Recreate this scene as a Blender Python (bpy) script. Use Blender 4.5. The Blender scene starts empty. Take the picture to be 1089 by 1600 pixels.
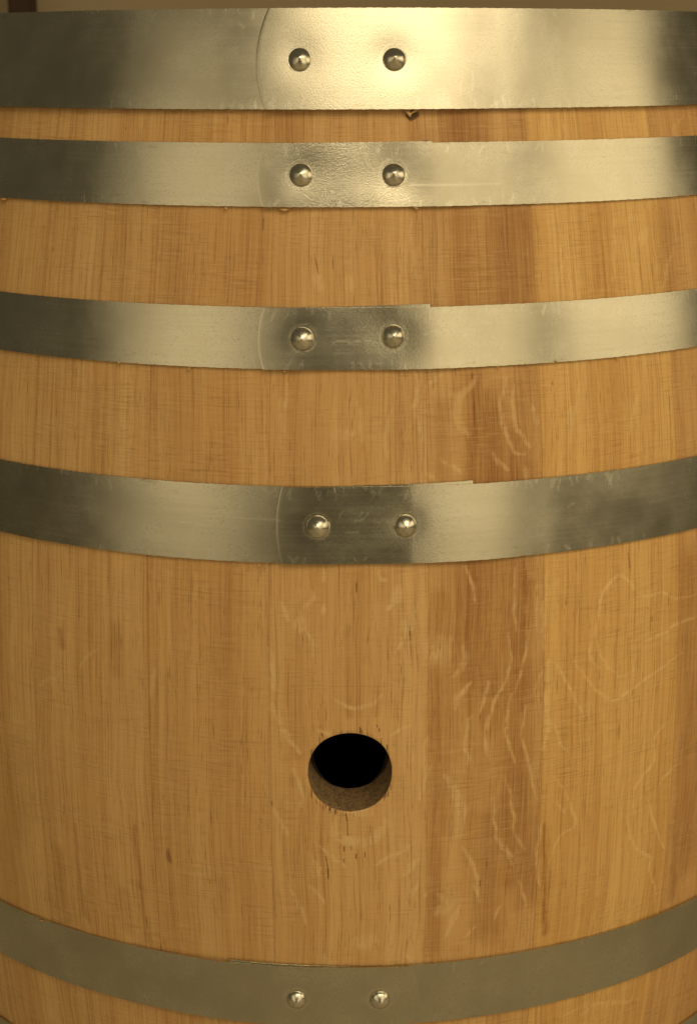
import bpy, math, random
import numpy as np
from mathutils import Matrix, Vector

scene = bpy.context.scene
COL = scene.collection
random.seed(7)
rng = np.random.default_rng(11)

# ------------------------------------------------------------------ camera
CAM = dict(f=2694.616, D=1.305580, h=0.411281, pitch=0.256106, roll=-0.00259830, yaw=0.0100205, cx=0.0150522)
cy, sy = math.cos(CAM['yaw']), math.sin(CAM['yaw'])
cp, sp = math.cos(CAM['pitch']), math.sin(CAM['pitch'])
cr, sr = math.cos(CAM['roll']), math.sin(CAM['roll'])
right0 = np.array([cy, sy, 0.0]); fh = np.array([-sy, cy, 0.0]); zz = np.array([0, 0, 1.0])
FWD = cp * fh - sp * zz
up0 = sp * fh + cp * zz
RIGHT = cr * right0 + sr * up0
UP = -sr * right0 + cr * up0
CPOS = np.array([CAM['cx'], -CAM['D'], CAM['h']])
cd = bpy.data.cameras.new('camera')
cam = bpy.data.objects.new('camera', cd); COL.objects.link(cam)
cam.matrix_world = Matrix(((RIGHT[0], UP[0], -FWD[0], CPOS[0]),
                           (RIGHT[1], UP[1], -FWD[1], CPOS[1]),
                           (RIGHT[2], UP[2], -FWD[2], CPOS[2]),
                           (0, 0, 0, 1)))
cd.sensor_fit = 'HORIZONTAL'; cd.sensor_width = 36
cd.lens = CAM['f'] / 1089 * 36
cd.clip_start = 0.05; cd.clip_end = 100
cd.dof.use_dof = True; cd.dof.focus_distance = 1.03; cd.dof.aperture_fstop = 28
scene.camera = cam

# ------------------------------------------------------------------ world, ceiling lamp and added fill panels
w = bpy.data.worlds.new('World'); scene.world = w; w.use_nodes = True
bg = w.node_tree.nodes['Background']
bg.inputs[0].default_value = (0.95, 0.80, 0.46, 1); bg.inputs[1].default_value = 0.085

def lamp(name, loc, target, sx, sz, radiance, color):
    l = bpy.data.lights.new(name, 'AREA'); l.shape = 'RECTANGLE'
    l.size = sx; l.size_y = sz; l.energy = radiance * math.pi * sx * sz; l.color = color
    o = bpy.data.objects.new(name, l); COL.objects.link(o)
    o.location = loc
    o.rotation_euler = (Vector(target) - Vector(loc)).to_track_quat('-Z', 'Y').to_euler()
    return o
WARM = (1.0, 0.80, 0.46)
def panel(name, az, el, dist, sx, sz, radiance, fade=(.3, .3, .3, .3), color=WARM, c=(0, -0.33, 0.30)):
    """a large diffusing panel whose output falls off towards its edges, as a softbox's does"""
    a_, e_ = math.radians(az), math.radians(el)
    loc = (c[0] + dist * math.cos(e_) * math.sin(a_), c[1] - dist * math.cos(e_) * math.cos(a_), c[2] + dist * math.sin(e_))
    o = lamp(name, loc, c, sx, sz, radiance, color)
    l = o.data; l.use_nodes = True; t = l.node_tree
    em = t.nodes['Emission']; ge = t.nodes.new('ShaderNodeNewGeometry'); sep = t.nodes.new('ShaderNodeSeparateXYZ')
    t.links.new(ge.outputs['Parametric'], sep.inputs[0])
    prev = None
    for i, (axis, inv) in enumerate(((0, 0), (0, 1), (1, 0), (1, 1))):
        m = t.nodes.new('ShaderNodeMapRange'); m.interpolation_type = 'SMOOTHSTEP'
        t.links.new(sep.outputs[axis], m.inputs[0])
        f_ = max(fade[i], 1e-3)
        if inv: m.inputs[1].default_value = 1 - f_; m.inputs[2].default_value = 1; m.inputs[3].default_value = 1; m.inputs[4].default_value = 0
        else: m.inputs[1].default_value = 0; m.inputs[2].default_value = f_
        if prev is None: prev = m.outputs[0]
        else:
            q = t.nodes.new('ShaderNodeMath'); q.operation = 'MULTIPLY'; t.links.new(prev, q.inputs[0]); t.links.new(m.outputs[0], q.inputs[1]); prev = q.outputs[0]
    t.links.new(prev, em.inputs['Strength'])
    return o
panel('ceiling_lamp', 18, 41, 2.4, 3.7, 1.5, 3.5, (.42, .38, .35, .35), (1.0, .815, .50))
panel('left_fill_panel', -37, 10, 2.2, 2.4, 2.1, 0.80, (.48, .48, .2, .3))  # added panel, gives the left of the hoops something to reflect
panel('right_fill_panel', 32, 6, 2.4, 1.9, 1.9, 1.1, (.3, .3, .2, .2))  # added panel; the gap beside it reflects as the hoops' dark middle
panel('side_fill_panel', 72, 12, 2.4, 2.1, 2.0, 1.3, (.25, .25, .4, .3))  # added panel, carries the hoop reflections further round to the right
scene.view_settings.view_transform = 'Standard'
scene.view_settings.look = 'None'
scene.view_settings.exposure = 0.1
scene.view_settings.gamma = 1.0

# ------------------------------------------------------------------ barrel profile
RB = 0.35
def R(z):
    z = np.asarray(z, float)
    return RB - 0.31087 * z**2 - 0.00569 * z**4
def dR(z):
    z = np.asarray(z, float)
    return -2 * 0.31087 * z - 4 * 0.00569 * z**3

def unproj(pts):
    """photo pixels -> (arc, z) on the barrel's outer surface"""
    p = np.asarray(pts, float).reshape(-1, 2)
    d = FWD + ((p[:, :1] - 544.5) * RIGHT - (p[:, 1:] - 800) * UP) / CAM['f']
    t = np.full(len(p), 0.9); rr = np.full(len(p), 0.33)
    for _ in range(12):
        a = d[:, 0]**2 + d[:, 1]**2
        b = CPOS[0] * d[:, 0] + CPOS[1] * d[:, 1]
        c = CPOS[0]**2 + CPOS[1]**2 - rr**2
        t = (-b - np.sqrt(np.maximum(b * b - a * c, 0))) / a
        q = CPOS + t[:, None] * d
        rr = R(q[:, 2])
    return np.c_[np.arctan2(q[:, 0], -q[:, 1]), q[:, 2]]

# ------------------------------------------------------------------ painted growth features of the oak, on an (angle, z) raster
A0, A1, Z0, Z1 = math.radians(-58), math.radians(60), -0.30, 0.45
STEP = 0.0005
NA = int((A1 - A0) * RB / STEP); NZ = int((Z1 - Z0) / STEP)
fleck = np.zeros((NZ, NA), np.float32)
dark = np.zeros((NZ, NA), np.float32)
tick = np.zeros((NZ, NA), np.float32)
def stroke(dst, pts, width, val, taper=True, soft=0.6, wob=0.0006):
    """soft brush stroke along photo-pixel points; width in metres"""
    q = unproj(pts)
    q[:, 0] *= RB
    # Catmull-like resample
    P = []
    n = len(q)
    for i in range(n - 1):
        p0 = q[max(i - 1, 0)]; p1 = q[i]; p2 = q[i + 1]; p3 = q[min(i + 2, n - 1)]
        L = np.hypot(*(p2 - p1)); k = max(2, int(L / 0.002))
        for j in range(k):
            t = j / k
            P.append(0.5 * ((2 * p1) + (-p0 + p2) * t + (2 * p0 - 5 * p1 + 4 * p2 - p3) * t * t + (-p0 + 3 * p1 - 3 * p2 + p3) * t**3))
    P.append(q[-1]); P = np.array(P)
    m = len(P)
    if m > 4:
        no = rng.normal(0, 1, (m, 2)); no = (no + np.roll(no, 1, 0) + np.roll(no, -1, 0)) / 2
        P = P + no * wob
    wv = rng.uniform(0.7, 1.2, m); vv = rng.uniform(0.75, 1.05, m)
    for _ in range(2):
        wv = (wv + np.roll(wv, 1)) / 2; vv = (vv + np.roll(vv, 1)) / 2
    for i in range(max(m - 1, 1)):
        a = P[i]; b = P[min(i + 1, m - 1)]
        s = i / max(m - 1, 1)
        tp = (0.45 + 0.55 * math.sin(math.pi * min(max(s, 0.05), 0.95))) if taper else 1.0
        wd = width * wv[i] * tp
        pad = wd * 1.8 + 0.001
        x0 = int((min(a[0], b[0]) - pad - A0 * RB) / STEP); x1 = int((max(a[0], b[0]) + pad - A0 * RB) / STEP) + 1
        y0 = int((min(a[1], b[1]) - pad - Z0) / STEP); y1 = int((max(a[1], b[1]) + pad - Z0) / STEP) + 1
        x0 = max(x0, 0); y0 = max(y0, 0); x1 = min(x1, NA); y1 = min(y1, NZ)
        if x1 <= x0 or y1 <= y0: continue
        X, Y = np.meshgrid(A0 * RB + STEP * np.arange(x0, x1), Z0 + STEP * np.arange(y0, y1))
        ab = b - a; L2 = ab @ ab + 1e-12
        t = np.clip(((X - a[0]) * ab[0] + (Y - a[1]) * ab[1]) / L2, 0, 1)
        dd = np.hypot(X - a[0] - t * ab[0], Y - a[1] - t * ab[1])
        v = val * vv[i] * (0.55 + 0.45 * tp) * np.clip((wd - dd) / (wd * soft + 1e-6) + 0.5, 0, 1)
        sub = dst[y0:y1, x0:x1]
        np.maximum(sub, v.astype(np.float32), out=sub)
def crop(ox, oy, s, lines, dst, width, val, **k):
    for L in lines:
        stroke(dst, [(ox + x / s, oy + y / s) for x, y in L], width, val, **k)

crop(640, 850, 2.427, [
 [(1089,190),(1015,205),(960,185),(880,195),(840,150),(800,120),(760,150),(725,200),(715,260),(705,340),(715,400),(740,450),(790,500),(840,485),(860,465)],
 [(620,440),(640,470),(670,510),(710,560),(760,590),(820,570),(880,520),(930,490),(1000,440),(1030,415)],
 [(870,385),(900,365),(960,340),(1020,300),(1080,280)],
 [(540,440),(570,480),(600,540),(640,610),(660,655)], [(545,680),(560,720),(575,770),(600,785)],
 [(545,885),(580,930),(610,990),(630,1050),(620,1075),(580,1100),(550,1150),(530,1210)],
 [(1000,655),(930,730),(925,820),(870,900),(845,960),(855,1030)], [(1010,840),(960,890),(945,920)],
 [(905,975),(925,1050),(950,1120),(970,1165)], [(820,1030),(835,1090),(850,1150),(915,1190),(910,1230),(925,1290),(930,1350)],
 [(370,340),(380,390),(385,440),(360,520),(320,600),(300,680),(285,740),(290,790),(300,810)],
 [(385,570),(370,640),(365,700),(372,750),(400,835)], [(450,330),(440,420),(410,520),(400,560)],
 [(440,610),(425,700),(440,790),(460,880),(480,970)], [(360,890),(380,950),(395,1040),(400,1100),(435,1160)],
 [(320,960),(330,1120),(370,1170),(395,1225)], [(210,80),(225,120),(240,170),(250,215)], [(480,150),(478,240),(485,330)],
 [(225,660),(215,720),(215,780),(225,840)], [(200,1150),(235,1200),(255,1260),(265,1355)],
 [(70,740),(55,790),(60,880),(40,970)], [(35,1195),(0,1220)], [(415,1280),(435,1340),(435,1400)],
 [(500,1060),(480,1200),(495,1300)], [(345,1370),(320,1420)], [(195,1370),(150,1440)], [(30,230),(5,280)],
 [(690,380),(680,420),(720,470)], [(560,980),(585,1020)], [(400,90),(395,200),(405,330)], [(300,520),(270,640)],
 [(505,480),(480,545),(490,600)],
], fleck, 0.0011, 0.85, soft=.8, wob=.0004)
crop(640, 850, 2.427, [
 [(210,380),(215,440),(195,480),(170,500)], [(220,530),(190,580),(170,630)], [(135,880),(165,920),(185,980),(190,1080)],
 [(530,440),(525,600),(520,700),(505,780)], [(520,100),(512,400)], [(105,1330),(135,1360),(120,1390)]], fleck, 0.0022, 0.65)
crop(640, 850, 2.427, [[(90,390),(130,390)], [(90,370),(120,410)]], fleck, 0.008, 0.5)
crop(380, 1050, 2.7225, [
 [(375,105),(420,135),(480,155),(540,140),(590,100)], [(310,240),(370,275)], [(625,275),(660,250),(705,230)],
 [(160,245),(210,300),(250,355)], [(110,20),(140,80)], [(120,150),(160,215)], [(210,410),(235,480),(245,575)],
 [(130,580),(160,640),(185,690)], [(785,285),(765,340)], [(730,360),(705,380)], [(795,400),(770,480),(750,545)],
 [(965,40),(910,115)], [(965,190),(945,290),(960,400)], [(1080,80),(1055,180),(1035,260),(1035,340),(1045,365)],
 [(315,735),(360,780),(425,830)], [(720,725),(680,760),(620,790),(555,825)], [(745,800),(700,860)], [(300,800),(325,840)],
 [(945,770),(985,840),(1000,940)], [(290,910),(320,950)], [(750,905),(710,945)]], fleck, 0.0014, 0.85)
crop(380, 1050, 2.7225, [[(395,625),(400,690),(440,715),(500,725),(560,705),(605,660),(600,630)], [(470,605),(530,600)],
 [(855,450),(900,500),(925,600),(915,715)]], fleck, 0.0032, 0.8)
crop(380, 860, 3.403, [
 [(430,90),(430,160)], [(370,210),(375,270),(330,300)], [(205,280),(235,370)], [(340,420),(360,490),(370,550)], [(430,290),(425,330)],
 [(925,290),(900,350)], [(860,420),(840,480),(820,530)], [(790,290),(770,310)], [(135,520),(150,600),(185,740)], [(150,820),(200,915)],
 [(205,950),(250,985)], [(720,100),(725,150),(760,155)]], fleck, 0.0014, 0.8)
crop(380, 860, 3.403, [[(825,205),(815,270)], [(880,370),(875,405)], [(300,370),(305,405)], [(1000,560),(1050,545)]], fleck, 0.004, 0.75)
crop(380, 1260, 2.593, [
 [(270,320),(330,400)], [(280,210),(310,280)], [(195,340),(250,440),(255,480)], [(330,600),(330,640)], [(650,595),(690,635)],
 [(710,215),(655,280)], [(715,315),(670,375)], [(735,358),(737,364)], [(885,400),(840,500),(815,540)], [(940,480),(910,530)],
 [(905,190),(945,290)], [(935,320),(955,390)], [(1020,130),(1089,205)]], fleck, 0.0013, 0.85)
crop(380, 1260, 2.593, [[(460,548),(530,550)], [(800,370),(830,390),(790,430)]], fleck, 0.005, 0.6)
crop(600, 520, 3.63, [
 [(175,220),(185,300),(180,400),(190,500),(220,620)], [(330,240),(240,300)],
 [(700,240),(670,310),(665,430),(680,540),(720,640),(740,680),(800,690)], [(735,290),(725,420),(740,520),(790,600),(830,650)],
 [(620,680),(650,720),(700,780)], [(830,400),(870,520)], [(320,720),(400,760),(440,800)], [(250,800),(300,840)],
 [(800,760),(810,820)], [(1060,420),(1040,500)]], fleck, 0.0015, 0.75)
crop(600, 520, 3.63, [[(520,250),(440,350),(410,430),(415,490),(450,560),(480,580)]], fleck, 0.0026, 0.6)
crop(0, 0, 1, [[(494,428),(499,446)], [(521,680),(548,677)], [(543,432),(546,446)], [(1010,360),(1000,380)]], fleck, 0.0035, 0.55)
crop(0, 0, 1, [[(152,1014),(124,1042)], [(95,1055),(60,1070)], [(1000,600),(980,690)], [(1050,390),(1035,450)], [(640,340),(648,440)],
 [(1000,1565),(940,1570),(905,1588)], [(880,1590),(915,1572),(960,1566)], [(440,620),(436,700)], [(450,600),(447,640)], [(560,625),(566,690)],
 [(610,640),(600,720)], [(905,600),(890,690)], [(880,380),(872,450)], [(240,1040),(236,1090)], [(960,340),(958,440)],
 [(1068,180),(1050,200),(1060,215)]], fleck, 0.0016, 0.5)
# dark growth bands and mineral streaks (soft, tall) --------------------------------
for L, wd, v in [
 ([(795,325),(795,475)], .012, .75), ([(768,325),(766,475)], .006, .5), ([(720,330),(722,470)], .010, .40), ([(820,330),(822,470)], .004, .75),
 ([(675,330),(672,470)], .008, .35), ([(770,640),(772,750)], .011, .75), ([(802,680),(804,745)], .009, .75), ([(742,590),(742,750)], .004, .8),
 ([(690,640),(690,750)], .006, .35), ([(815,580),(818,650)], .006, .45), ([(640,590),(642,700)], .010, .2),
 ([(740,880),(738,1000),(745,1060)], .015, .6), ([(805,880),(806,1000),(812,1090)], .009, .65), ([(817,880),(820,940)], .004, .9), ([(818,960),(816,1110)], .003, .8),
 ([(758,1000),(765,1130)], .010, .55), ([(705,1050),(700,1180),(690,1300)], .006, .4), ([(800,1100),(815,1250),(828,1400)], .010, .6), ([(690,930),(688,1000)], .006,.5),
 ([(680,1050),(678,1480)], .005, .45), ([(765,1280),(760,1450)], .009, .55), ([(795,1250),(800,1380)], .007, .6), ([(848,1290),(852,1460)], .0018, .8),
 ([(752,1130),(757,1280)], .006, .3), ([(1075,880),(1077,1100),(1070,1350)], .010, .5), ([(1062,1200),(1050,1400)], .004, .5),
 ([(720,175),(722,217)], .012, .7), ([(740,172),(745,217)], .010, .6), ([(655,175),(655,218)], .010, .3), ([(445,175),(446,220)], .010, .4), ([(810,170),(812,217)], .006, .3),
 ([(1035,345),(1040,450)], .010, .35), ([(930,360),(935,450)], .003, .3), ([(200,325),(205,460)], .006, .22), ([(265,330),(268,470)], .006, .25),
 ([(400,330),(395,470)], .008, .22), ([(470,600),(470,745)], .008, .22), ([(560,900),(556,1100)], .005, .25), ([(545,980),(545,1120)], .002, .4),
 ([(600,900),(590,1110)], .003, .25), ([(210,1290),(222,1400),(230,1470)], .0016, .45), ([(118,1290),(130,1410),(140,1440)], .0016, .45), ([(92,1330),(108,1440)], .003, .4),
 ([(190,1390),(200,1450)], .004, .35), ([(180,980),(182,1050)], .004, .4), ([(95,985),(98,1010)], .002, .6), ([(470,1000),(468,1180)], .004, .2), ([(30,1180),(30,1300)], .01, .2),
 ([(360,900),(355,1200)], .006, .15), ([(420,870),(420,1300)], .0012, .25), ([(669,880),(670,1140),(675,1500)], .0010, .3),
]:
    stroke(dark, L, wd, v, taper=False, soft=1.6, wob=0.0004)
# ticks, torn pores round the bung hole, small knot, cracks
crop(380, 1050, 2.7225, [[(352,785),(358,830),(362,880)], [(430,745),(430,765)], [(459,742),(460,758)], [(436,605),(443,650),(444,700)],
 [(497,235),(497,262)], [(568,225),(570,238)], [(577,240),(579,252)], [(120,550),(123,572)], [(335,262),(337,275)], [(428,800),(430,808)],
 [(517,768),(517,790)], [(612,310),(612,335)], [(480,775),(480,795)], [(1035,800),(1035,830)], [(505,248),(506,262)], [(1008,890),(1008,915)]], tick, 0.00042, 1.0, wob=0.0001, soft=1.0, taper=False)
crop(0, 0, 1, [[(981,862),(985,895)], [(1010,945),(1012,952)], [(196,197),(197,201)], [(356,175),(356,192)], [(490,392),(498,428)], [(822,885),(822,905)],
 [(557,905),(557,925)], [(250,1475),(252,1484)], [(740,620),(741,668)], [(738,575),(738,590)], [(81,384),(83,392)], [(228,1430),(232,1455)], [(520,395),(521,420)],
 [(863,590),(864,602)], [(883,930),(884,945)], [(1018,960),(1019,970)], [(412,330),(411,360)], [(790,1130),(791,1150)], [(640,980),(641,1000)]], tick, 0.0006, .75, wob=0.0001)
crop(0, 0, 1, [[(262,1328),(265,1348)]], tick, 0.0023, .62)
for k_ in range(46):
    th_ = rng.uniform(0, 2 * math.pi); l_ = rng.uniform(3, 13) * (1 if abs(math.sin(th_)) > .3 else .5)
    x_ = 547 + 66.5 * math.cos(th_); y_ = 1208 - 62 * math.sin(th_)
    d_ = -1 if math.sin(th_) > 0 else 1
    stroke(tick, [(x_, y_), (x_ + rng.normal(0, .5), y_ + d_ * l_)], .00038, rng.uniform(.4, 1), wob=0, soft=1.0, taper=False)
crop(0, 0, 1, [[(634,176),(642,184),(650,178)]], tick, 0.002, 1)

def blur(a, n):
    for _ in range(n):
        a = (a + np.roll(a, 1, 0) + np.roll(a, -1, 0)) / 3
        a = (a + np.roll(a, 1, 1) + np.roll(a, -1, 1)) / 3
    return a
def sample(arr, ang, z):
    x = np.clip((ang - A0) * RB / STEP, 0, NA - 1.001); y = np.clip((z - Z0) / STEP, 0, NZ - 1.001)
    xi = x.astype(int); yi = y.astype(int); fx = x - xi; fy = y - yi
    v = arr[yi, xi] * (1 - fx) * (1 - fy) + arr[yi, xi + 1] * fx * (1 - fy) + arr[yi + 1, xi] * (1 - fx) * fy + arr[yi + 1, xi + 1] * fx * fy
    ins = (ang > A0) & (ang < A1) & (z > Z0) & (z < Z1)
    return np.where(ins, v, 0)

# ------------------------------------------------------------------ node helpers
class NT:
    def __init__(s, name):
        s.m = bpy.data.materials.new(name); s.m.use_nodes = True
        s.t = s.m.node_tree; s.b = s.t.nodes['Principled BSDF']
    def n(s, typ, **k):
        o = s.t.nodes.new(typ)
        for a, v in k.items(): setattr(o, a, v)
        return o
    def put(s, sock, v):
        if hasattr(v, 'is_output') or isinstance(v, bpy.types.NodeSocket): s.t.links.new(v, sock)
        else: sock.default_value = v
    def math(s, op, a, b=0.0, c=None, clamp=False):
        o = s.n('ShaderNodeMath', operation=op, use_clamp=clamp)
        s.put(o.inputs[0], a); s.put(o.inputs[1], b)
        if c is not None: s.put(o.inputs[2], c)
        return o.outputs[0]
    def mix(s, fac, a, b, mode='MIX'):
        o = s.n('ShaderNodeMix', data_type='RGBA', blend_type=mode)
        s.put(o.inputs['Factor'], fac); s.put(o.inputs['A'] if False else o.inputs[6], a); s.put(o.inputs[7], b)
        return o.outputs[2]
    def ramp(s, v, lo, hi, a=0.0, b=1.0, smooth=True):
        o = s.n('ShaderNodeMapRange', interpolation_type='SMOOTHSTEP' if smooth else 'LINEAR')
        s.put(o.inputs[0], v); o.inputs[1].default_value = lo; o.inputs[2].default_value = hi
        o.inputs[3].default_value = a; o.inputs[4].default_value = b
        return o.outputs[0]
    def attr(s, name): return s.n('ShaderNodeAttribute', attribute_name=name)
    def vec(s, base, sc, off=None):
        o = s.n('ShaderNodeVectorMath', operation='MULTIPLY'); s.put(o.inputs[0], base); o.inputs[1].default_value = sc
        r = o.outputs[0]
        if off is not None:
            p = s.n('ShaderNodeVectorMath', operation='ADD'); s.put(p.inputs[0], r); s.put(p.inputs[1], off); r = p.outputs[0]
        return r
    def noise(s, vec, detail=3, rough=.55, scale=1.0, dist=0.0):
        o = s.n('ShaderNodeTexNoise'); s.put(o.inputs['Vector'], vec)
        o.inputs['Scale'].default_value = scale; o.inputs['Detail'].default_value = detail
        o.inputs['Roughness'].default_value = rough; o.inputs['Distortion'].default_value = dist
        return o.outputs[0]
def rgb(r, g, b): return (r, g, b, 1)

# ------------------------------------------------------------------ oak material. coordinates: attribute "grain" = (arc m, z m, stave seed)
def oak():
    T = NT('oak_wood')
    g = T.attr('grain').outputs['Vector']
    tone = T.attr('tone').outputs['Fac']
    fl = T.attr('fleck').outputs['Fac']; dk = T.attr('dark').outputs['Fac']; tk = T.attr('tick').outputs['Fac']
    # slow waviness of the grain
    wv = T.noise(T.vec(g, (4, 7, 3)), 2, .5)
    wofs = T.math('MULTIPLY', T.math('SUBTRACT', wv, .5), 0.010)
    cx = T.n('ShaderNodeCombineXYZ'); T.put(cx.inputs[0], wofs)
    gv = T.n('ShaderNodeVectorMath', operation='ADD'); T.put(gv.inputs[0], g); T.put(gv.inputs[1], cx.outputs[0]); gw = gv.outputs[0]
    broad = T.noise(T.vec(gw, (45, 1.6, 11)), 3, .55)        # cm-wide growth bands
    mid = T.noise(T.vec(gw, (340, 3.2, 7)), 4, .68)             # mm streaks
    fine = T.noise(T.vec(gw, (1150, 15, 5)), 3, .7)          # pores lines
    pores = T.noise(T.vec(gw, (1900, 75, 3)), 3, .6)
    poremask = T.noise(T.vec(gw, (160, 22, 17)), 3, .6)
    saw = T.noise(T.vec(g, (60, 1700, 2)), 3, .7)           # cross sanding marks
    sawmask = T.noise(T.vec(g, (22, 40, 4)), 3, .6)
    cross2 = T.noise(T.vec(g, (11, 620, 9)), 3, .6)
    mott = T.noise(T.vec(g, (14, 10, 6)), 3, .55)
    light = rgb(0.78, 0.495, 0.215); base = rgb(0.66, 0.380, 0.145); darkc = rgb(0.47, 0.225, 0.072)
    c = T.mix(T.ramp(broad, .3, .7), base, light)
    c = T.mix(T.ramp(mid, .42, .70, 0, .46), c, darkc)
    c = T.mix(T.ramp(mid, .45, .25, 0, .32), c, light)
    c = T.mix(T.ramp(mott, .35, .75, 0, .22), c, rgb(0.50, 0.26, 0.095))
    c = T.mix(T.math('MULTIPLY', dk, .95), c, T.mix(T.ramp(fine,.35,.65), rgb(0.42, 0.185, 0.045), rgb(0.24, 0.088, 0.020)))
    brk = T.noise(T.vec(g, (420, 160, 8)), 2, .5)
    flb = T.math('MULTIPLY', fl, T.ramp(brk, .32, .58, .35, 1))
    c = T.mix(T.math('MULTIPLY', flb, .92), c, rgb(0.83, 0.58, 0.29))
    c = T.mix(T.ramp(fine, .50, .70, 0, .50), c, rgb(0.30, .125, .033))
    c = T.mix(T.ramp(fine, .48, .28, 0, .30), c, rgb(0.68, .45, .21))
    po = T.math('MULTIPLY', T.ramp(pores, .58, .68), T.ramp(poremask, .38, .62))
    c = T.mix(T.math('MULTIPLY', po, .55), c, rgb(0.20, .075, .020))
    c = T.mix(T.math('MULTIPLY', T.ramp(tk, .15, .9), .88), c, rgb(0.06, .022, .008))
    # sanding: light / dark cross hatch
    sm = T.ramp(sawmask, .38, .68, .25, 1.0)
    c = T.mix(T.math('MULTIPLY', T.ramp(saw, .50, .70, 0, .46), sm), c, rgb(0.27, .135, .045))
    c = T.mix(T.math('MULTIPLY', T.ramp(saw, .5, .30, 0, .46), sm), c, rgb(0.74, .52, .27))
    c = T.mix(T.ramp(cross2, .62, .76, 0, .20), c, rgb(0.30, .13, .040))
    # medullary rays: pale, smooth
    # per stave tone: <0 redder and darker, >0 yellower
    c = T.mix(T.ramp(tone, 0, 1, 0, .45, False), c, T.mix(1.0, c, rgb(1.22, 1.22, 0.92), 'MULTIPLY'))
    c = T.mix(T.ramp(tone, 0, -1, 0, .6, False), c, T.mix(1.0, c, rgb(.86, .74, .60), 'MULTIPLY'))
    T.put(T.b.inputs['Base Color'], c)
    T.put(T.b.inputs['Roughness'], T.ramp(mid, .3, .7, .50, .66))
    T.b.inputs['Specular IOR Level'].default_value = .35
    h = T.math('ADD', T.math('MULTIPLY', fine, -.5), T.math('MULTIPLY', T.math('MULTIPLY', saw, sm), .8))
    h = T.math('ADD', h, T.math('MULTIPLY', po, -1.3)); h = T.math('ADD', h, T.math('MULTIPLY', fl, .25))
    bp = T.n('ShaderNodeBump'); bp.inputs['Strength'].default_value = .35; bp.inputs['Distance'].default_value = .0003
    T.put(bp.inputs['Height'], h); T.put(T.b.inputs['Normal'], bp.outputs[0])
    return T.m
def bore_mat():
    T = NT('bung_bore_wood')
    tc = T.n('ShaderNodeTexCoord').outputs['Object']
    a = T.noise(T.vec(tc, (600, 600, 600)), 4, .75); b = T.noise(T.vec(tc, (120, 120, 120)), 3, .6)
    c = T.mix(T.ramp(b, .3, .7), rgb(.25, .16, .078), rgb(.36, .23, .11))
    c = T.mix(T.ramp(a, .48, .62, 0, .75), c, rgb(.035, .022, .012))
    c = T.mix(T.ramp(a, .42, .32, 0, .4), c, rgb(.46, .35, .20))
    T.put(T.b.inputs['Base Color'], c); T.b.inputs['Roughness'].default_value = .75
    bp = T.n('ShaderNodeBump'); bp.inputs['Strength'].default_value = .8; bp.inputs['Distance'].default_value = .0006
    T.put(bp.inputs['Height'], a); T.put(T.b.inputs['Normal'], bp.outputs[0])
    return T.m
def toasted_mat():
    T = NT('toasted_inside')
    tc = T.n('ShaderNodeTexCoord').outputs['Object']
    a = T.noise(T.vec(tc, (80, 80, 12)), 4, .6)
    T.put(T.b.inputs['Base Color'], T.mix(a, rgb(.012, .008, .005), rgb(.04, .024, .012))); T.b.inputs['Roughness'].default_value = .9
    return T.m

def steel():
    T = NT('galvanised_steel')
    g = T.attr('grain').outputs['Vector']       # arc, height across the band, hoop seed
    ed = T.attr('edge').outputs['Fac']; sc = T.attr('scratch_shading').outputs['Fac']; wk = T.attr('worked').outputs['Fac']  # sc: scratches, plus painted rivet highlights and lap shade
    blot = T.noise(T.vec(g, (35, 30, 5)), 4, .6)
    speck = T.noise(T.vec(g, (900, 900, 3)), 3, .6)
    speck2 = T.noise(T.vec(g, (950, 1000, 3)), 3, .75)
    roll = T.noise(T.vec(g, (8, 700, 3)), 3, .6)
    smear = T.noise(T.vec(g, (420, 90, 7)), 4, .65, dist=.9)
    smk = T.noise(T.vec(g, (28, 60, 3)), 3, .6)
    smask = T.math('MULTIPLY', T.math('MULTIPLY', T.ramp(smear, .54, .68), T.ramp(smk, .48, .62)), ed)
    c = T.mix(T.ramp(blot, .3, .7), rgb(.53, .495, .395), rgb(.62, .585, .48))
    c = T.mix(T.math('MULTIPLY', T.ramp(speck, .52, .70, 0, .60), T.ramp(blot, .38, .58, .35, 1)), c, rgb(.40, .37, .31))
    dirt = T.noise(T.vec(g, (70, 260, 9)), 4, .65)
    c = T.mix(T.math('MULTIPLY', T.ramp(dirt, .58, .72, 0, .5), ed), c, rgb(.28, .24, .17))
    c = T.mix(T.math('MULTIPLY', smask, .45), c, rgb(.86, .84, .78))
    c = T.mix(T.math('MULTIPLY', sc, .6, clamp=True), c, rgb(.88, .84, .76))
    dn = T.ramp(sc, 0, -1, 0, .8, False)
    c = T.mix(dn, c, rgb(.16, .13, .09))
    T.put(T.b.inputs['Base Color'], c); T.b.inputs['Metallic'].default_value = 1
    r = T.ramp(blot, .3, .7, .205, .26)
    r = T.math('ADD', r, T.math('MULTIPLY', smask, .15)); r = T.math('ADD', r, T.math('MULTIPLY', T.math('ABSOLUTE', sc), .15))
    r = T.math('ADD', r, T.math('MULTIPLY', T.ramp(roll, .4, .7), .03))
    T.put(T.b.inputs['Roughness'], r)
    h = T.math('MULTIPLY', T.math('ADD', speck2, T.math('MULTIPLY', speck, .4)), T.math('ADD', T.math('MULTIPLY', wk, 1.0), .16))
    h = T.math('ADD', h, T.math('MULTIPLY', smask, .15)); h = T.math('ADD', h, T.math('MULTIPLY', sc, .15))
    h = T.math('ADD', h, T.math('MULTIPLY', roll, .025))
    bp = T.n('ShaderNodeBump'); bp.inputs['Strength'].default_value = .40; bp.inputs['Distance'].default_value = .00022
    T.put(bp.inputs['Height'], h); T.put(T.b.inputs['Normal'], bp.outputs[0])
    return T.m
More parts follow.
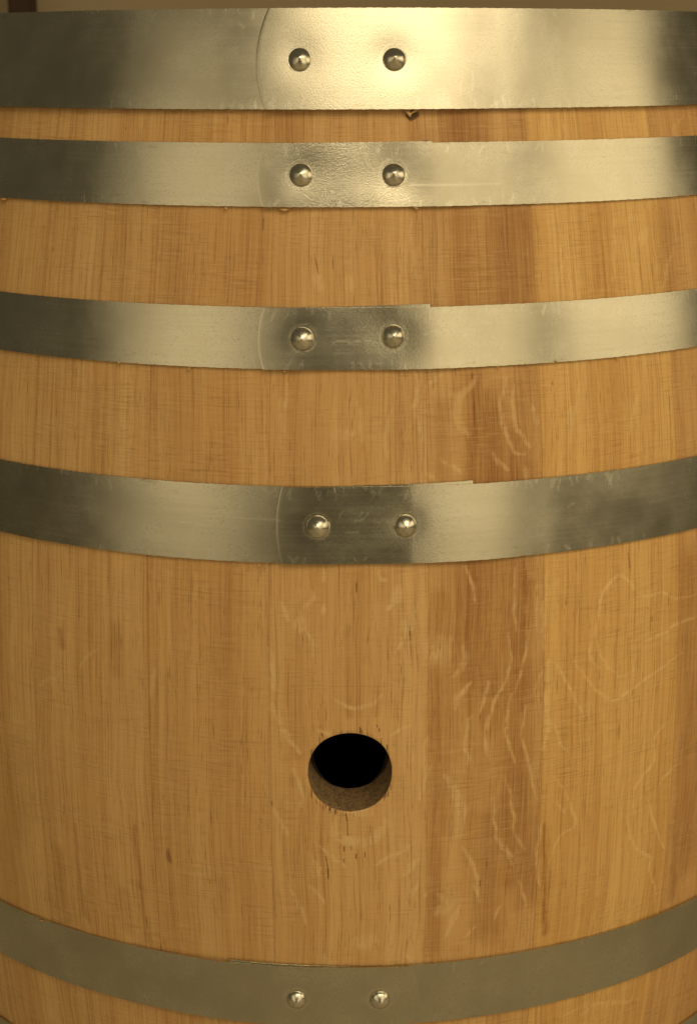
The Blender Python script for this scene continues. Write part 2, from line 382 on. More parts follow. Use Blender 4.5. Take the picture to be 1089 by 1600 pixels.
def rivet_mat():
    T = NT('rivet_steel')
    tc = T.n('ShaderNodeTexCoord').outputs['Object']
    a = T.noise(T.vec(tc, (400, 400, 400)), 4, .6)
    T.put(T.b.inputs['Base Color'], T.mix(T.ramp(a, .4, .75), rgb(.74, .70, .60), rgb(.56, .52, .42))); T.b.inputs['Metallic'].default_value = 1
    T.put(T.b.inputs['Roughness'], T.ramp(a, .3, .7, .17, .30))
    bp = T.n('ShaderNodeBump'); bp.inputs['Strength'].default_value = .25; bp.inputs['Distance'].default_value = .0003
    T.put(bp.inputs['Height'], a); T.put(T.b.inputs['Normal'], bp.outputs[0])
    return T.m
def plain(name, c1, c2, sc, rough):
    T = NT(name); tc = T.n('ShaderNodeTexCoord').outputs['Object']
    a = T.noise(T.vec(tc, sc), 4, .6)
    T.put(T.b.inputs['Base Color'], T.mix(T.ramp(a, .3, .7), c1, c2)); T.b.inputs['Roughness'].default_value = rough
    return T.m
OAK, BORE, TOAST, STEEL, RIVET = oak(), bore_mat(), toasted_mat(), steel(), rivet_mat()

# ------------------------------------------------------------------ mesh helper
def mesh_obj(name, V, F, mats, parent=None, fmat=None, attrs=None, smooth=True, data=None):
    if data is None:
        me = bpy.data.meshes.new(name)
        V = np.asarray(V, np.float32); F = np.asarray(F, np.int32)
        me.vertices.add(len(V)); me.vertices.foreach_set('co', V.ravel())
        me.loops.add(F.size); me.loops.foreach_set('vertex_index', F.ravel())
        me.polygons.add(len(F))
        me.polygons.foreach_set('loop_start', np.arange(len(F), dtype=np.int32) * F.shape[1])
        me.polygons.foreach_set('loop_total', np.full(len(F), F.shape[1], np.int32))
        if fmat is not None: me.polygons.foreach_set('material_index', np.asarray(fmat, np.int32))
        me.update(calc_edges=True)
        me.polygons.foreach_set('use_smooth', np.full(len(F), smooth))
        for k, v in (attrs or {}).items():
            v = np.asarray(v, np.float32)
            if v.ndim == 2:
                a = me.attributes.new(k, 'FLOAT_VECTOR', 'POINT'); a.data.foreach_set('vector', v.ravel())
            else:
                a = me.attributes.new(k, 'FLOAT', 'POINT'); a.data.foreach_set('value', v)
        for m in mats: me.materials.append(m)
    else: me = data
    o = bpy.data.objects.new(name, me); COL.objects.link(o)
    if parent: o.parent = parent
    return o
def grid_faces(nr, nc, off=0):
    i, j = np.meshgrid(np.arange(nr - 1), np.arange(nc - 1), indexing='ij')
    a = off + i * nc + j
    return np.stack([a, a + 1, a + nc + 1, a + nc], -1).reshape(-1, 4)

# ------------------------------------------------------------------ the barrel
ZT = 0.4385
THK = 0.032
barrel = bpy.data.objects.new('oak_barrel', None); COL.objects.link(barrel)
barrel.location = (0, 0, -ZT)
barrel['label'] = 'pale oak wine barrel with riveted galvanised steel hoops and a round open bung hole'
barrel['category'] = 'barrel'
def P2(ang, r, z):                       # barrel-local (origin at the base)
    return np.stack([r * np.sin(ang), -r * np.cos(ang), z + ZT], -1)

dg = lambda x, y: float(unproj([(x, y)])[0, 0])
J = [dg(50, 900), dg(230, 900), dg(420, 900), dg(669, 900), dg(850, 1000), dg(1060, 900)]
joints = [J[0] - .235, J[0] - .46, J[0] - .65][::-1] + J
a = J[-1]; end = joints[0] + 2 * math.pi
wid = [.21, .27, .19, .24, .29, .22, .2, .26, .23, .21, .28]
k = 0
while end - a > .40:
    a += wid[k % len(wid)]; k += 1; joints.append(a)
rem = end - a
if rem > .30: joints.append(a + rem / 2)
joints.append(end)
tones = {3: 0.05, 4: -0.05, 5: 0.0, 6: -0.25, 7: 0.95, 8: -0.6, 2: .2}
def seg_axis(vals): return np.unique(np.round(np.array(vals), 7))
zf = np.concatenate([np.linspace(-ZT, -.27, 30, endpoint=False), np.arange(-.27, ZT, .0008), [ZT]])
zf2 = np.concatenate([np.linspace(-ZT, -.27, 30, endpoint=False), np.arange(-.27, ZT, .00060), [ZT]])
zc = np.linspace(-ZT, ZT, 81)
for si in range(len(joints) - 1):
    p0, p1 = joints[si], joints[si + 1]
    front = p1 > math.radians(-56) and p0 < math.radians(58)
    e = .00006 / RB
    L = (p1 - p0) * RB
    bung = p0 < 0 < p1 and front
    n = int(L / (.00055 if bung else .0008)) if front else 12
    ang = np.concatenate([[p0 + e * .6, p0 + e * 2], np.linspace(p0 + e * 5, p1 - e * 5, n), [p1 - e * 2, p1 - e * .6]])
    zv = (zf2 if bung else zf) if front else zc
    A, Z = np.meshgrid(ang, zv)
    D = np.zeros_like(A)
    dist = np.minimum(A - p0, p1 - A) * RB
    D -= .00013 * np.exp(-(dist / .0005))
    prof = .00012 * math.sin(si * 3.1)
    D += prof
    D += .00025 * np.cos((A - (p0 + p1) / 2) / (p1 - p0) * 2 * math.pi) * .5   # very slightly faceted by planing
    keep = None
    if bung:
        bc = float(unproj([(547, 1208)])[0, 0])
        X = (A - bc) * RB; Y = Z.copy()
        cc = np.maximum(abs(X), abs(Y)); aa, bb, rad = .040, .019, .0257
        rr = np.hypot(X, Y) + 1e-9
        t = np.clip((cc - bb) / (aa - bb), 0, 1)
        ins = cc < aa
        Xn = (1 - t) * rad * X / rr + t * X; Yn = (1 - t) * rad * Y / rr + t * Y
        # worn, slightly rounded lip
        edge_d = np.hypot(Xn, Yn) - rad
        A = np.where(ins, bc + Xn / RB, A); Z = np.where(ins, Yn, Z)
        keep = cc >= bb - 1e-9
        D -= np.where(ins, .0005 * np.exp(-np.clip(edge_d, 0, 1) / .0007), 0)
    V = P2(A, R(Z) + D, Z).reshape(-1, 3)
    F = grid_faces(*A.shape)
    ga = A.ravel(); gz = Z.ravel()
    if bung:
        kf = keep.ravel()[F].all(1)
        # rim: boundary verts of removed zone
        Fin = F[kf]
        F = Fin
        # snap the innermost kept ring to the exact circle and collect it
        used = np.zeros(len(V), bool); used[F.ravel()] = True
        ed = np.concatenate([F[:, [0, 1]], F[:, [1, 2]], F[:, [2, 3]], F[:, [3, 0]]])
        key = np.sort(ed, 1); u, idx, cnt = np.unique(key[:, 0].astype(np.int64) * 10**8 + key[:, 1], return_index=True, return_counts=True)
        be = ed[idx[cnt == 1]]
        rim = [x for x in np.unique(be.ravel()) if math.hypot((ga[x] - bc) * RB, gz[x]) < .036]
        for x in rim:
            th = math.atan2(gz[x], (ga[x] - bc) * RB)
            ga[x] = bc + rad * math.cos(th) / RB; gz[x] = rad * math.sin(th)
            V[x] = P2(np.array(ga[x]), R(gz[x]) - .0006, np.array(gz[x]))
        remap = -np.ones(len(V), int); remap[used] = np.arange(used.sum())
        rim = [int(remap[x]) for x in rim]
        V = V[used]; ga = ga[used]; gz = gz[used]; F = remap[F]
    grain = np.c_[ga * RB + si * .731, gz, np.full(len(ga), si * 3.7)]
    fl = sample(fleck, ga, gz); dk = sample(dark, ga, gz)
    dk = np.maximum(dk, .28 * np.exp(-np.minimum(ga - p0, p1 - ga) * RB / .0005)); tk = sample(tick, ga, gz)
    fm = [0] * len(F)
    VV = [V]; FF = [F]; off = len(V)
    # inner face, sides, ends
    ai = np.linspace(p0 + e * .6, p1 - e * .6, 7); Ai, Zi = np.meshgrid(ai, zc)
    if bung:
        # inner face keeps clear of the bore: leave out cells that touch it
        pass
    Ri = R(Zi) - THK
    Vi = P2(Ai, Ri, Zi).reshape(-1, 3); Fi = grid_faces(*Ai.shape, off)[:, ::-1]
    if bung:
        ctr = ((Ai - bc) * RB).ravel(), Zi.ravel()
        hit = np.array([min(math.hypot(0, 0) if False else 1e9, 1e9) for _ in range(1)])
        fx = ctr[0][Fi - off]; fz = ctr[1][Fi - off]
        inside = (fx.min(1) < .026) & (fx.max(1) > -.026) & (fz.min(1) < .026) & (fz.max(1) > -.026)
        Fi = Fi[~inside]
    VV.append(Vi); FF.append(Fi); fm += [1] * len(Fi); ga_all = [ga, Ai.ravel()]; gz_all = [gz, Zi.ravel()]; off += len(Vi)
    for s, pa in ((0, p0 + e * .6), (1, p1 - e * .6)):
        zs = zv
        for_ = P2(np.full((2, len(zs)), pa), np.stack([R(zs) - THK, R(zs) + prof - .00025]), np.stack([zs, zs])).reshape(-1, 3)
        Fs = grid_faces(2, len(zs), off); FF.append(Fs if s else Fs[:, ::-1]); VV.append(for_); fm += [0] * len(Fs)
        ga_all.append(np.full(len(for_), pa)); gz_all.append(np.concatenate([zs, zs])); off += len(for_)
    for s, ze in ((0, -ZT), (1, ZT)):
        ae = np.linspace(p0 + e * .6, p1 - e * .6, 9)
        Ve = P2(np.stack([ae, ae]), np.stack([np.full(9, R(ze) - THK), np.full(9, R(ze) - .0002)]), np.full((2, 9), ze)).reshape(-1, 3)
        Fe = grid_faces(2, 9, off); FF.append(Fe[:, ::-1] if s == 0 else Fe); VV.append(Ve); fm += [0] * len(Fe)
        ga_all.append(np.concatenate([ae, ae])); gz_all.append(np.full(18, ze)); off += len(Ve)
    if bung:
        # bore: tapering tube from the lip inward
        nt, ns = 96, 26
        th = np.linspace(0, 2 * math.pi, nt + 1)
        dep = np.concatenate([[0, .0004], np.linspace(.0012, THK, ns - 2)])
        rr_ = np.interp(dep, [0, .0012, THK], [.0257, .0255, .0244])
        TH, DP = np.meshgrid(th, dep); RR = np.repeat(rr_[:, None], nt + 1, 1)
        RR = RR + rng.normal(0, .00006, RR.shape) * (DP > .001); RR[:, -1] = RR[:, 0]
        ux = RR * np.cos(TH); uz = RR * np.sin(TH)
        rs = R(uz) - .0006 - DP
        ca, sa = math.cos(bc), math.sin(bc)
        # straight bore along the radial direction at the bung
        base_r = np.sqrt(np.maximum(rs**2 - ux**2, 0))
        px = base_r * sa + ux * ca; py = -base_r * ca + ux * sa
        Vt = np.stack([px, py, uz + ZT], -1).reshape(-1, 3)
        Ft = grid_faces(len(dep), nt + 1, off); FF.append(Ft); VV.append(Vt); fm += [2] * len(Ft)
        ga_all.append(np.full(len(Vt), bc)); gz_all.append(uz.ravel()); off += len(Vt)
        # inner flange so the cavity closes round the bore
        sq = []
        rin = R(0) - THK
        t4 = th
        x2 = np.clip(1.45 * np.cos(t4), -1, 1); z2 = np.clip(1.45 * np.sin(t4), -1, 1)
        big = np.stack([x2 * .05, z2 * .036])
        small = np.stack([.0244 * np.cos(t4), .0244 * np.sin(t4)])
        U = np.stack([small, big], 0)      # 2,2,n
        aa2 = bc + U[:, 0] / RB
        Vf = P2(aa2, R(U[:, 1]) - THK + .0002, U[:, 1]).reshape(-1, 3)
        Ff = grid_faces(2, nt + 1, off); FF.append(Ff); VV.append(Vf); fm += [1] * len(Ff)
        ga_all.append(aa2.ravel()); gz_all.append(U[:, 1].ravel()); off += len(Vf)
    ntot = off; n0 = len(ga)
    gaa = np.concatenate(ga_all); gzz = np.concatenate(gz_all)
    grain = np.c_[gaa * RB + si * .731, gzz, np.full(ntot, si * 3.7)]
    flv = np.zeros(ntot); dkv = np.zeros(ntot); tkv = np.zeros(ntot); tkv[:n0] = tk; flv[:n0] = fl; dkv[:n0] = dk
    tone = np.full(ntot, tones.get(si, random.uniform(-.5, .6)))
    st = mesh_obj('stave', np.concatenate(VV), np.concatenate(FF), [OAK, TOAST, BORE], barrel, fm,
             dict(grain=grain, fleck=flv, dark=dkv, tick=tkv, tone=tone))
    if bung: st['label'] = 'middle stave with the round bung hole bored through it'

# heads: boards set inside the rim, top and bottom
for zh, s in ((ZT - .035, 1), (-ZT + .035, -1)):
    rh = float(R(zh)) - THK + .004
    edges = np.linspace(-rh, rh, 7)
    for b in range(6):
        x0, x1 = edges[b] + .0003, edges[b + 1] - .0003
        m = 14
        xs = np.linspace(x0, x1, 9); yy = np.sqrt(np.maximum(rh**2 - xs**2, 0))
        top = np.concatenate([np.c_[xs, -yy], np.c_[xs[::-1], yy[::-1]]])
        V = np.concatenate([np.c_[top, np.full(18, zh + ZT + .01)], np.c_[top, np.full(18, zh + ZT - .01)]])
        F = [(i, i + 1, 18 - 2 - i, 18 - 1 - i) for i in range(8)] + [(18 + 17 - i, 18 + 16 - i, 18 + i + 1, 18 + i) for i in range(8)]
        F += [(18 + i, 18 + (i + 1) % 18, (i + 1) % 18, i) for i in range(18)]
        grain = np.c_[V[:, 0] + b, V[:, 1], np.full(36, b * 2.3)]
        mesh_obj('head_board', V, F, [OAK], barrel, None, dict(grain=grain, fleck=np.zeros(36), dark=np.zeros(36), tone=np.full(36, random.uniform(-.3, .3))), smooth=False)

# ------------------------------------------------------------------ hoops
T0 = .0013        # strip thickness
def rivet_mesh(rad, h):
    prof = [(1.0, 0), (1.0, .10), (.985, .20), (.94, .32), (.86, .44), (.73, .58), (.56, .72), (.38, .84), (.20, .94), (.08, .99), (0.0, 1.0)]
    prof = [(1.10, -.15), (1.10, .015), (1.03, .03)] + prof
    nt = 40; V = []; F = []
    for r, z in prof:
        for k in range(nt):
            t = 2 * math.pi * k / nt; V.append((r * rad * math.cos(t), r * rad * math.sin(t), z * h))
    for i in range(len(prof) - 1):
        for k in range(nt):
            F.append((i * nt + k, i * nt + (k + 1) % nt, (i + 1) * nt + (k + 1) % nt, (i + 1) * nt + k))
    return V, F
RV, RF = rivet_mesh(.0067, .0056)
rivet_data = None

def hoop(ztop, zbot, rivets, outer_px, inner_px, mirror=False, tail=0.0, label=None, dent=(.0006, .0006), flat=0.0, seed=0, worked=1.0,
         round_end=.0, dlen=.13, scr=None, gap=0.0005, lap=.10, edge_w=(.006, .006), hammered=1.0):
    """one bent steel strip; outer end lies over the inner end between the two angles"""
    global rivet_data
    zm = (ztop + zbot) / 2; W = ztop - zbot
    a_out = outer_px; a_in = inner_px                    # angles
    lo, hi = min(a_out, a_in), max(a_out, a_in)
    s = 1 if a_in > a_out else -1
    # parameter t runs from the outer end (t=0) in direction s for 2pi + overlap
    ov = hi - lo
    tot = 2 * math.pi + ov
    fr = 1.25
    # dense samples where the camera sees them
    t = [0.0]
    while t[-1] < tot - 1e-6:
        ang = (a_out + s * t[-1] + math.pi) % (2 * math.pi) - math.pi
        ss = .0011 / .33 if abs(ang) < 1.0 else .03
        if t[-1] < .004 / .33: ss = .0003 / .33
        t.append(min(t[-1] + ss, tot))
    t = np.array(t); nz = max(18, int(W / .0011)); v = np.linspace(0, 1, nz)
    Tt, Vv = np.meshgrid(t, v)
    base_ang = a_out + s * Tt
    # rounded outer end, tongue shape
    if round_end:
        bulge = round_end * (1 - (2 * Vv - 1)**2) - round_end
        fall = np.exp(-Tt / .05)
        base_ang = base_ang - s * bulge * fall / .33
    Zc = zbot + Vv * W
    # tail of the inner end rides a little high
    near_in = np.clip((Tt - 2 * math.pi + .0) / ov, 0, 1)
    Zc = Zc + tail * near_in**1.5 * (Tt > 2 * math.pi)
    # straight taper line of the strip: cone
    slope = (R(ztop) - R(zbot)) / W
    Rbase = R(zm) + (Zc - zm) * slope
    bow = (R(Zc) - Rbase)
    lift = np.maximum(bow.max(), 0) + .0002
    lay = np.where(Tt < ov, 1.0, 0.0)                    # upper layer while above the tail
    drop = np.clip((Tt - ov) / dlen, 0, 1); drop = drop * drop * (3 - 2 * drop)
    lay = np.where(Tt >= ov, 1 - drop, 1.0)
    r_in = Rbase + lift + gap + lay * (T0 + .00025)
    # outer end presses down lightly
    # dents round the rivets + flat between them
    disp = np.zeros_like(Tt)
    dist_all = np.full_like(Tt, 1.0)
    angw = (base_ang + math.pi) % (2 * math.pi) - math.pi
    rv = []
    for (ra, rz), (dd, ds) in zip(rivets, dent if isinstance(dent[0], tuple) else (dent, dent)):
        dx = (angw - ra) * float(R(zm)); dz = Zc - rz
        d = np.hypot(dx, dz); dist_all = np.minimum(dist_all, d)
        disp -= dd * np.exp(-(d / ds)**2)
        rv.append((ra, rz))
    if flat and rivets:
        ra0, ra1 = sorted([r_[0] for r_ in rivets]); mid = (ra0 + ra1) / 2; hw = (ra1 - ra0) / 2
        x = (angw - mid) / hw
        fl_ = np.where(abs(x) < 1.15, (1 - (x / 1.15)**2)**1.5 if False else np.clip(1 - (x / 1.15)**2, 0, 1)**1.45, 0)       # removes the arc's sagitta, and more if flat > 1
        disp -= flat * float(R(zm)) * (1 - math.cos(hw)) * fl_
        soft = np.exp(-np.clip(abs(x) - 1, 0, 9) * 3)
    wav = (.00030 if seed == 5 else .00012) * np.sin(angw * 13 + seed) + .00004 * np.sin(angw * 29 + seed * 2 + Vv * 3)
    disp += wav + .00002 * np.sin(Vv * 9 + angw * 17) - .0006 * min(lap + .02, 1) * np.exp(-Tt * .33 / .0006)
    under = Tt > 2 * math.pi - .02
    r_out = r_in + T0 + disp
    r_in2 = r_in + disp
    # lower layer must follow the dents of the upper one
    edz = .00005 * np.sin(angw * 140 + seed * 5) + .00006 * np.sin(angw * 331 + seed)
    Zo = Zc + edz * np.abs(2 * Vv - 1)**10
    edz_r = (Zo - Zc) * slope
    r_out = r_out + edz_r; r_in2 = r_in2 + edz_r
    Vo = P2(base_ang, r_out, Zo); Vi = P2(base_ang, r_in2, Zo)
    # bevel outer edges a hair
    nt_ = len(t)
    Vo2 = Vo.copy()
    V = np.concatenate([Vo.reshape(-1, 3), Vi.reshape(-1, 3)])
    n = nz * nt_
    F = grid_faces(nz, nt_); Fi = grid_faces(nz, nt_, n)[:, ::-1]
    if s < 0: F = F[:, ::-1]; Fi = Fi[:, ::-1]
    def strip(i0, i1, flip):
        i0 = np.asarray(i0); i1 = np.asarray(i1)
        f = np.stack([i0[:-1], i0[1:], i1[1:], i1[:-1]], -1)
        return f[:, ::-1] if flip else f
    # separate vertices for the cut edges so they shade sharply
    idx = np.arange(n).reshape(nz, nt_)
    ex = []; exg = []
    FE = []; off = 2 * n
    for row, flip in ((idx[0], False), (idx[-1], True), (idx[:, 0], True), (idx[:, -1], False)):
        m = len(row)
        V = np.concatenate([V, V[row], V[row + n]])
        f = strip(np.arange(off, off + m), np.arange(off + m, off + 2 * m), flip if s > 0 else not flip)
        FE.append(f); exg += [row, row]; off += 2 * m
    Fall = np.concatenate([F, Fi] + FE)
    ext = np.concatenate(exg)
    arc = (base_ang * .33).ravel(); hh = (Vv * W).ravel()
    grain0 = np.c_[arc, hh, np.full(n, seed * 1.37)]
    e0 = np.maximum(np.exp(-(Vv * W) / edge_w[0]), np.exp(-((1 - Vv) * W) / edge_w[1])).ravel()
    wk0 = (worked * np.exp(-(np.clip(np.abs(angw - (lo + hi) / 2) / (ov / 2) - .35, 0, 9) / .45)**2)).ravel()
    sc0 = np.zeros(n)
    if scr is not None: sc0 = scr(angw, Vv * W, W).ravel()
    # contact shade painted dark along the lap, on the layer under the outer end
    lapx = ((Tt - 2 * math.pi) * .33 - (round_end * (1 - (2 * Vv - 1)**2) - round_end) * -1)
    lap_shade = np.where(Tt > math.pi, -.6 * lap * np.exp(-((lapx + .0004) / .0007)**2), 0).ravel()
    sc0 = np.where(lap_shade < -.08, lap_shade, sc0)
    lip = (.45 * lap * np.exp(-((Tt * .33 - .0009) / .0005)**2)).ravel()  # bright rim of the overlap end, a highlight painted into the colour
    sc0 = np.where(lip > .1, lip, sc0)
    # ring highlight painted into the colour round each rivet
    sc0 = np.maximum(sc0, (.45 * np.exp(-((dist_all - .0078) / .0005)**2)).ravel()) if rivets else sc0
    tile = lambda q: np.concatenate([q, q, q[ext]])
    o = mesh_obj('hoop', V, Fall, [STEEL], barrel, None, dict(grain=tile(grain0), edge=tile(e0), worked=tile(wk0), scratch_shading=tile(sc0)))
    if label: o['label'] = label
    # sharpen cut edges: they are separate vertices already
    for (ra, rz) in rv:
        jx = np.argmin(abs(t - abs(ra - a_out))); iz = int(np.clip((rz - zbot) / W * (nz - 1), 0, nz - 1))
        pos = Vo[iz, jx]
        tilt = math.atan(float(slope))
        nrm = np.array([math.sin(ra) * math.cos(tilt), -math.cos(ra) * math.cos(tilt), -math.sin(tilt)])
        if rivet_data is None:
            r_o = mesh_obj('rivet', RV, RF, [RIVET], o); rivet_data = r_o.data
        else:
            r_o = mesh_obj('rivet', None, None, None, o, data=rivet_data)
        q = Vector(nrm + rng.normal(0, .035, 3)).to_track_quat('Z', 'Y')
        r_o.rotation_euler = q.to_euler(); kk = (.92 if seed == 5 else 1.0); r_o.scale = (kk * rng.uniform(.97, 1.03), kk * rng.uniform(.97, 1.03), kk * rng.uniform(.85, 1.1)); r_o.location = Vector(pos) - Vector(nrm) * .0002
    return o

zE = [0.44032678, 0.3849459, 0.36644299, 0.33131617, 0.275501, 0.24082579, 0.17405197, 0.12912301, -0.13054452, -0.17351503, -0.23403201]
def up_(p): a, z = unproj([p])[0]; return (float(a), float(z))
def scratches(lines, wd=.0005, amp=.8):
    """thin bright scratches given in photo pixels"""
    segs = []
    for L in lines:
        q = unproj(L)
        for i in range(len(q) - 1): segs.append((q[i], q[i + 1], amp if len(L) < 9 else amp))
    return segs
def scr_factory(zb, lines, n_edge_top=0, n_edge_bot=0, a_rng=(-.8, .8), seed=0):
    segs = [(s[0], s[1], .9) for s in scratches(lines)]
    r_ = np.random.default_rng(seed)
    def f(angw, H, W):
        out = np.zeros_like(angw)
        def seg(a0, h0, a1, h1, wd, amp):
            nonlocal out
            m = (angw > min(a0, a1) - .01) & (angw < max(a0, a1) + .01)
            if not m.any(): return
            x = angw[m] * .33; y = H[m]
            ax, ay, bx, by = a0 * .33, h0, a1 * .33, h1
            L2 = (bx - ax)**2 + (by - ay)**2 + 1e-12
            tt = np.clip(((x - ax) * (bx - ax) + (y - ay) * (by - ay)) / L2, 0, 1)
            d = np.hypot(x - ax - tt * (bx - ax), y - ay - tt * (by - ay))
            vnew = amp * np.clip(1.6 - d / wd, 0, 1)
            cur = out[m]
            out[m] = np.where(np.abs(vnew) > np.abs(cur), vnew, cur)
        for p, q, am in segs: seg(p[0], p[1] - zb, q[0], q[1] - zb, .00045, am * .42)
        for k in range(n_edge_top):
            a = r_.uniform(*a_rng); l = r_.uniform(.001, .006); h = W - r_.uniform(0, .003)
            seg(a, h, a + r_.normal(0, .004), h - l, r_.uniform(.0004, .0007), r_.choice([.45, .3, -.3, -.2]))
        for k in range(n_edge_bot):
            a = r_.uniform(*a_rng); l = r_.uniform(.001, .005); h = r_.uniform(0, .002)
            seg(a, h, a + r_.normal(0, .004), h + l, r_.uniform(.0004, .0007), r_.choice([.45, .3, -.3, -.2]))
        return out
    return f
# --- hoop 1 (rim)
hoop(zE[0], zE[1], [up_((469, 91)), up_((615, 90))], dg(403, 95), dg(672, 95), label='widest steel hoop round the top rim with its rounded overlapping end', dent=((.0005, .012), (.0006, .012)),
     seed=1, round_end=.0065, dlen=.14, gap=.0024, lap=.38, worked=.5, edge_w=(.007, .004),
     scr=scr_factory(zE[1], [[(440,40),(444,48),(455,45)], [(595,152),(600,142)], [(715,150),(717,125)], [(735,110),(735,140)], [(375,35),(384,42)], [(800,60),(803,61)]], 20, 90, (-.45, .5), 3))
hoop(zE[2], zE[3], [up_((470, 272)), up_((614, 269))], dg(404, 270), dg(675, 270), label='narrower steel hoop just below the rim hoop', dent=((.0006, .012), (.0013, .019)),
     seed=2, round_end=.0035, worked=1.0, flat=.35, tail=.0008,
     scr=scr_factory(zE[3], [[(300,284),(320,284)], [(280,262),(305,263)], [(640,288),(780,287)]], 50, 50, (-.5, .6), 5))
hoop(zE[4], zE[5], [up_((474, 527)), up_((614, 524))], dg(405, 530), dg(672, 520), label='steel hoop third from the top with a bent dull patch between its rivets', dent=((.0006, .010), (.0010, .015)),
     seed=3, round_end=.003, worked=1.0, flat=1.0, tail=.0016,
     scr=scr_factory(zE[5], [[(521,534),(530,531),(545,532)], [(570,530),(585,534)], [(466,508),(475,507)], [(685,568),(686,556)], [(660,520),(680,516)], [(720,520),(735,522)], [(472,562),(474,572)],
       [(750,500),(765,505)], [(545,535),(570,528)]], 90, 30, (-.35, .55), 7))
hoop(zE[6], zE[7], [up_((496, 821)), up_((633, 818))], dg(433, 820), dg(738, 815), label='wide steel hoop nearest above the bung hole', dent=((.0004, .009), (.0006, .010)),
     seed=4, round_end=.003, worked=.5, flat=1.15, tail=.0017,
     scr=scr_factory(zE[7], [[(320,806),(410,810),(440,812)], [(555,812),(562,812),(572,805),(574,800)], [(583,813),(592,814)], [(604,814),(615,813)], [(670,808),(678,811),(690,809),(704,810)],
       [(740,806),(750,804)], [(788,803),(796,801)], [(540,831),(560,830)], [(530,806),(536,796)], [(565,800),(560,808)], [(885,790),(895,785)], [(270,812),(330,823)]], 150, 40, (-.45, .55), 9))
hoop(zE[8], zE[9], [up_((464, 1558)), up_((593, 1558))], dg(652, 1560), dg(362, 1530), label='steel hoop below the bung hole with its overlap turned the other way', dent=((.0002, .008), (.0002, .008)),
     seed=5, round_end=.004, worked=.15, tail=.0013, edge_w=(.002, .002), scr=scr_factory(zE[9], [[(833,1546),(834,1547)]], 4, 6, (-.45, .5), 10))
W6 = zE[4] - zE[5]
def back_rivets(z, a0): return [(a0, z), (a0 + .16, z)]
hoop(zE[10], zE[10] - W6, [(.05, zE[10] - W6 / 2), (.21, zE[10] - W6 / 2)], .30, -.06, label='steel hoop cut by the lower edge of the picture', seed=6, worked=.3, dent=((.0003, .009), (.0003, .009)))
hoop(-.33, -.366, [(.04, -.348), (.20, -.348)], .28, -.05, label='steel hoop low on the barrel', seed=7, worked=.3, dent=((.0003, .009), (.0003, .009)))
hoop(-.3835, -ZT + .002, [(.04, -.41), (.20, -.41)], .28, -.05, label='wide steel hoop round the bottom rim', seed=8, worked=.3, dent=((.0003, .009), (.0003, .009)), gap=.002)

# ------------------------------------------------------------------ torn splinters caught under the hoops
OAKS = OAK
def splinter(px, length, width, ang_tilt, seed):
    a, z = up_(px); r = float(R(z)) + .0018
    q = np.random.default_rng(seed); n = 6; V = []; F = []
    for i in range(n):
        s_ = i / (n - 1); wd = width * (1 - s_ * .8) * q.uniform(.7, 1.2)
        x = math.sin(ang_tilt) * length * s_ + q.normal(0, .0002); zz_ = math.cos(ang_tilt) * length * s_
        rr = r + .0014 * math.sin(s_ * 2.4)
        for dx, dr in ((-wd, 0), (0, .0005), (wd, 0)):
            ca_ = a + (x + dx) / r
            V.append(((rr + dr) * math.sin(ca_), -(rr + dr) * math.cos(ca_), z - zz_ + ZT))
    for i in range(n - 1):
        for k in range(2):
            b_ = i * 3 + k; F.append((b_, b_ + 3, b_ + 4, b_ + 1))
        b_ = i * 3; F.append((b_, b_ + 2, b_ + 5, b_ + 3))
    m = len(V)
    mesh_obj('splinter', V, F, [OAKS], barrel, None, dict(grain=np.array(V) * 3, fleck=np.full(m, .6), dark=np.zeros(m), tone=np.zeros(m)))
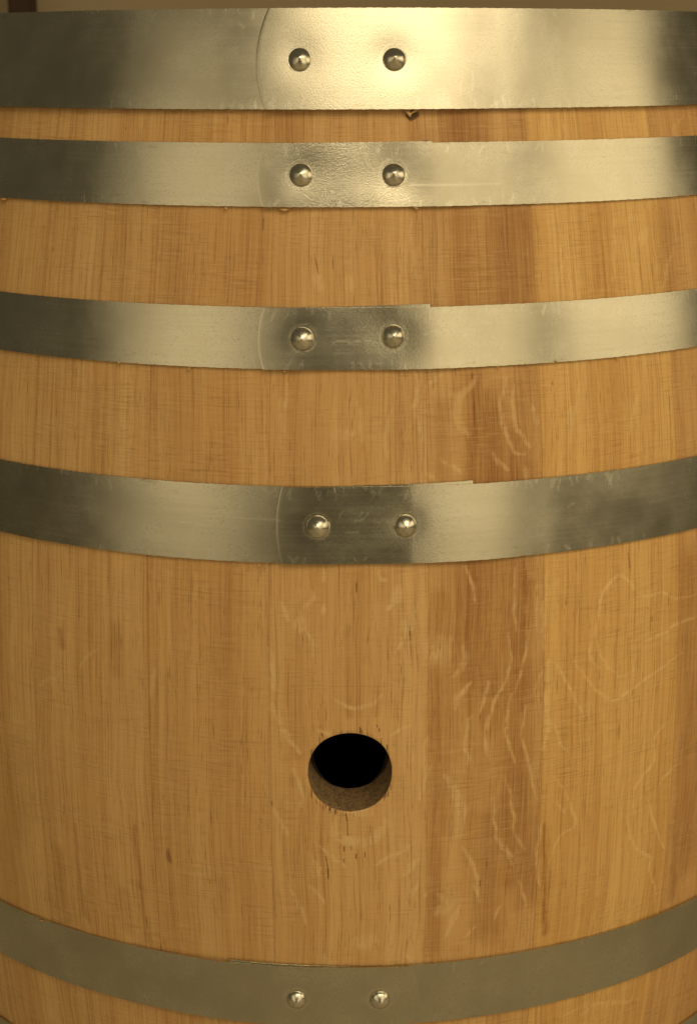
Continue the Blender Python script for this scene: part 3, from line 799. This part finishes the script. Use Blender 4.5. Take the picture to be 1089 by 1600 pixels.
for i, (px, l, wd, tl) in enumerate([((636, 172), .0035, .0028, .4), ((648, 171), .003, .0022, -.9), ((10, 309), .001, .004, .2), ((355, 323), .0012, .0015, 0), ((444, 325), .0014, .0035, .3), ((648, 322), .0018, .0022, .5),
     ((188, 564), .0012, .0012, .3), ((297, 573), .0014, .0009, .6), ((368, 879), .0022, .0006, -.8), ((392, 881), .0014, .0008, .4), ((818, 567), .0016, .0008, .9), ((960, 557), .001, .0014, .8), ((405, 880.5), .001, .0012, .3),
     ((445, 577), .001, .0014, .1), ((865, 562), .0012, .001, .5), ((775, 570), .001, .0009, .3), ((415, 881), .001, .0009, .3), ((665, 219), .001, .002, 3.0), ((70, 1437), .0008, .003, 3.0)]):
    splinter(px, l, wd, tl, i)

# ------------------------------------------------------------------ surroundings seen past the rim
def box_obj(name, x0, x1, y0, y1, z0, z1, mat, bev=.0):
    import bmesh
    bm = bmesh.new(); bmesh.ops.create_cube(bm, size=1)
    for v in bm.verts: v.co = Vector(((x0 + x1) / 2 + v.co.x * (x1 - x0), (y0 + y1) / 2 + v.co.y * (y1 - y0), (z0 + z1) / 2 + v.co.z * (z1 - z0)))
    if bev: bmesh.ops.bevel(bm, geom=bm.edges[:], offset=bev, segments=2, affect='EDGES')
    me = bpy.data.meshes.new(name); bm.to_mesh(me); bm.free(); me.materials.append(mat)
    o = bpy.data.objects.new(name, me); COL.objects.link(o); return o
fl_m = plain('floor_concrete', rgb(.50, .455, .36), rgb(.59, .54, .43), (3, 3, 3), .6)
wl_m = plain('wall_plaster', rgb(.55, .43, .28), rgb(.62, .49, .32), (1.5, 1.5, 1.5), .85)
ps_m = plain('dark_timber', rgb(.055, .022, .012), rgb(.075, .032, .017), (8, 8, 2), .6)
f = box_obj('floor', -6, 6, -6, 4, -ZT - .1, -ZT - .0005, fl_m); f['kind'] = 'structure'
wl = box_obj('wall', -6, 6, 2.6, 2.75, -ZT, 2.6, wl_m)
wl['label'] = 'blurred brown wall behind the barrel rim'; wl['category'] = 'wall'
pa = FWD + ((35 - 544.5) * RIGHT - (5 - 800) * UP) / CAM['f']; tt = (2.45 - CPOS[1]) / pa[1]; px_ = CPOS[0] + pa[0] * tt
po = box_obj('post', px_ - .026, px_ + .026, 2.42, 2.48, -ZT, 2.3, ps_m, .006)
po['label'] = 'dark blurred post standing behind the top left rim of the barrel'; po['category'] = 'post'
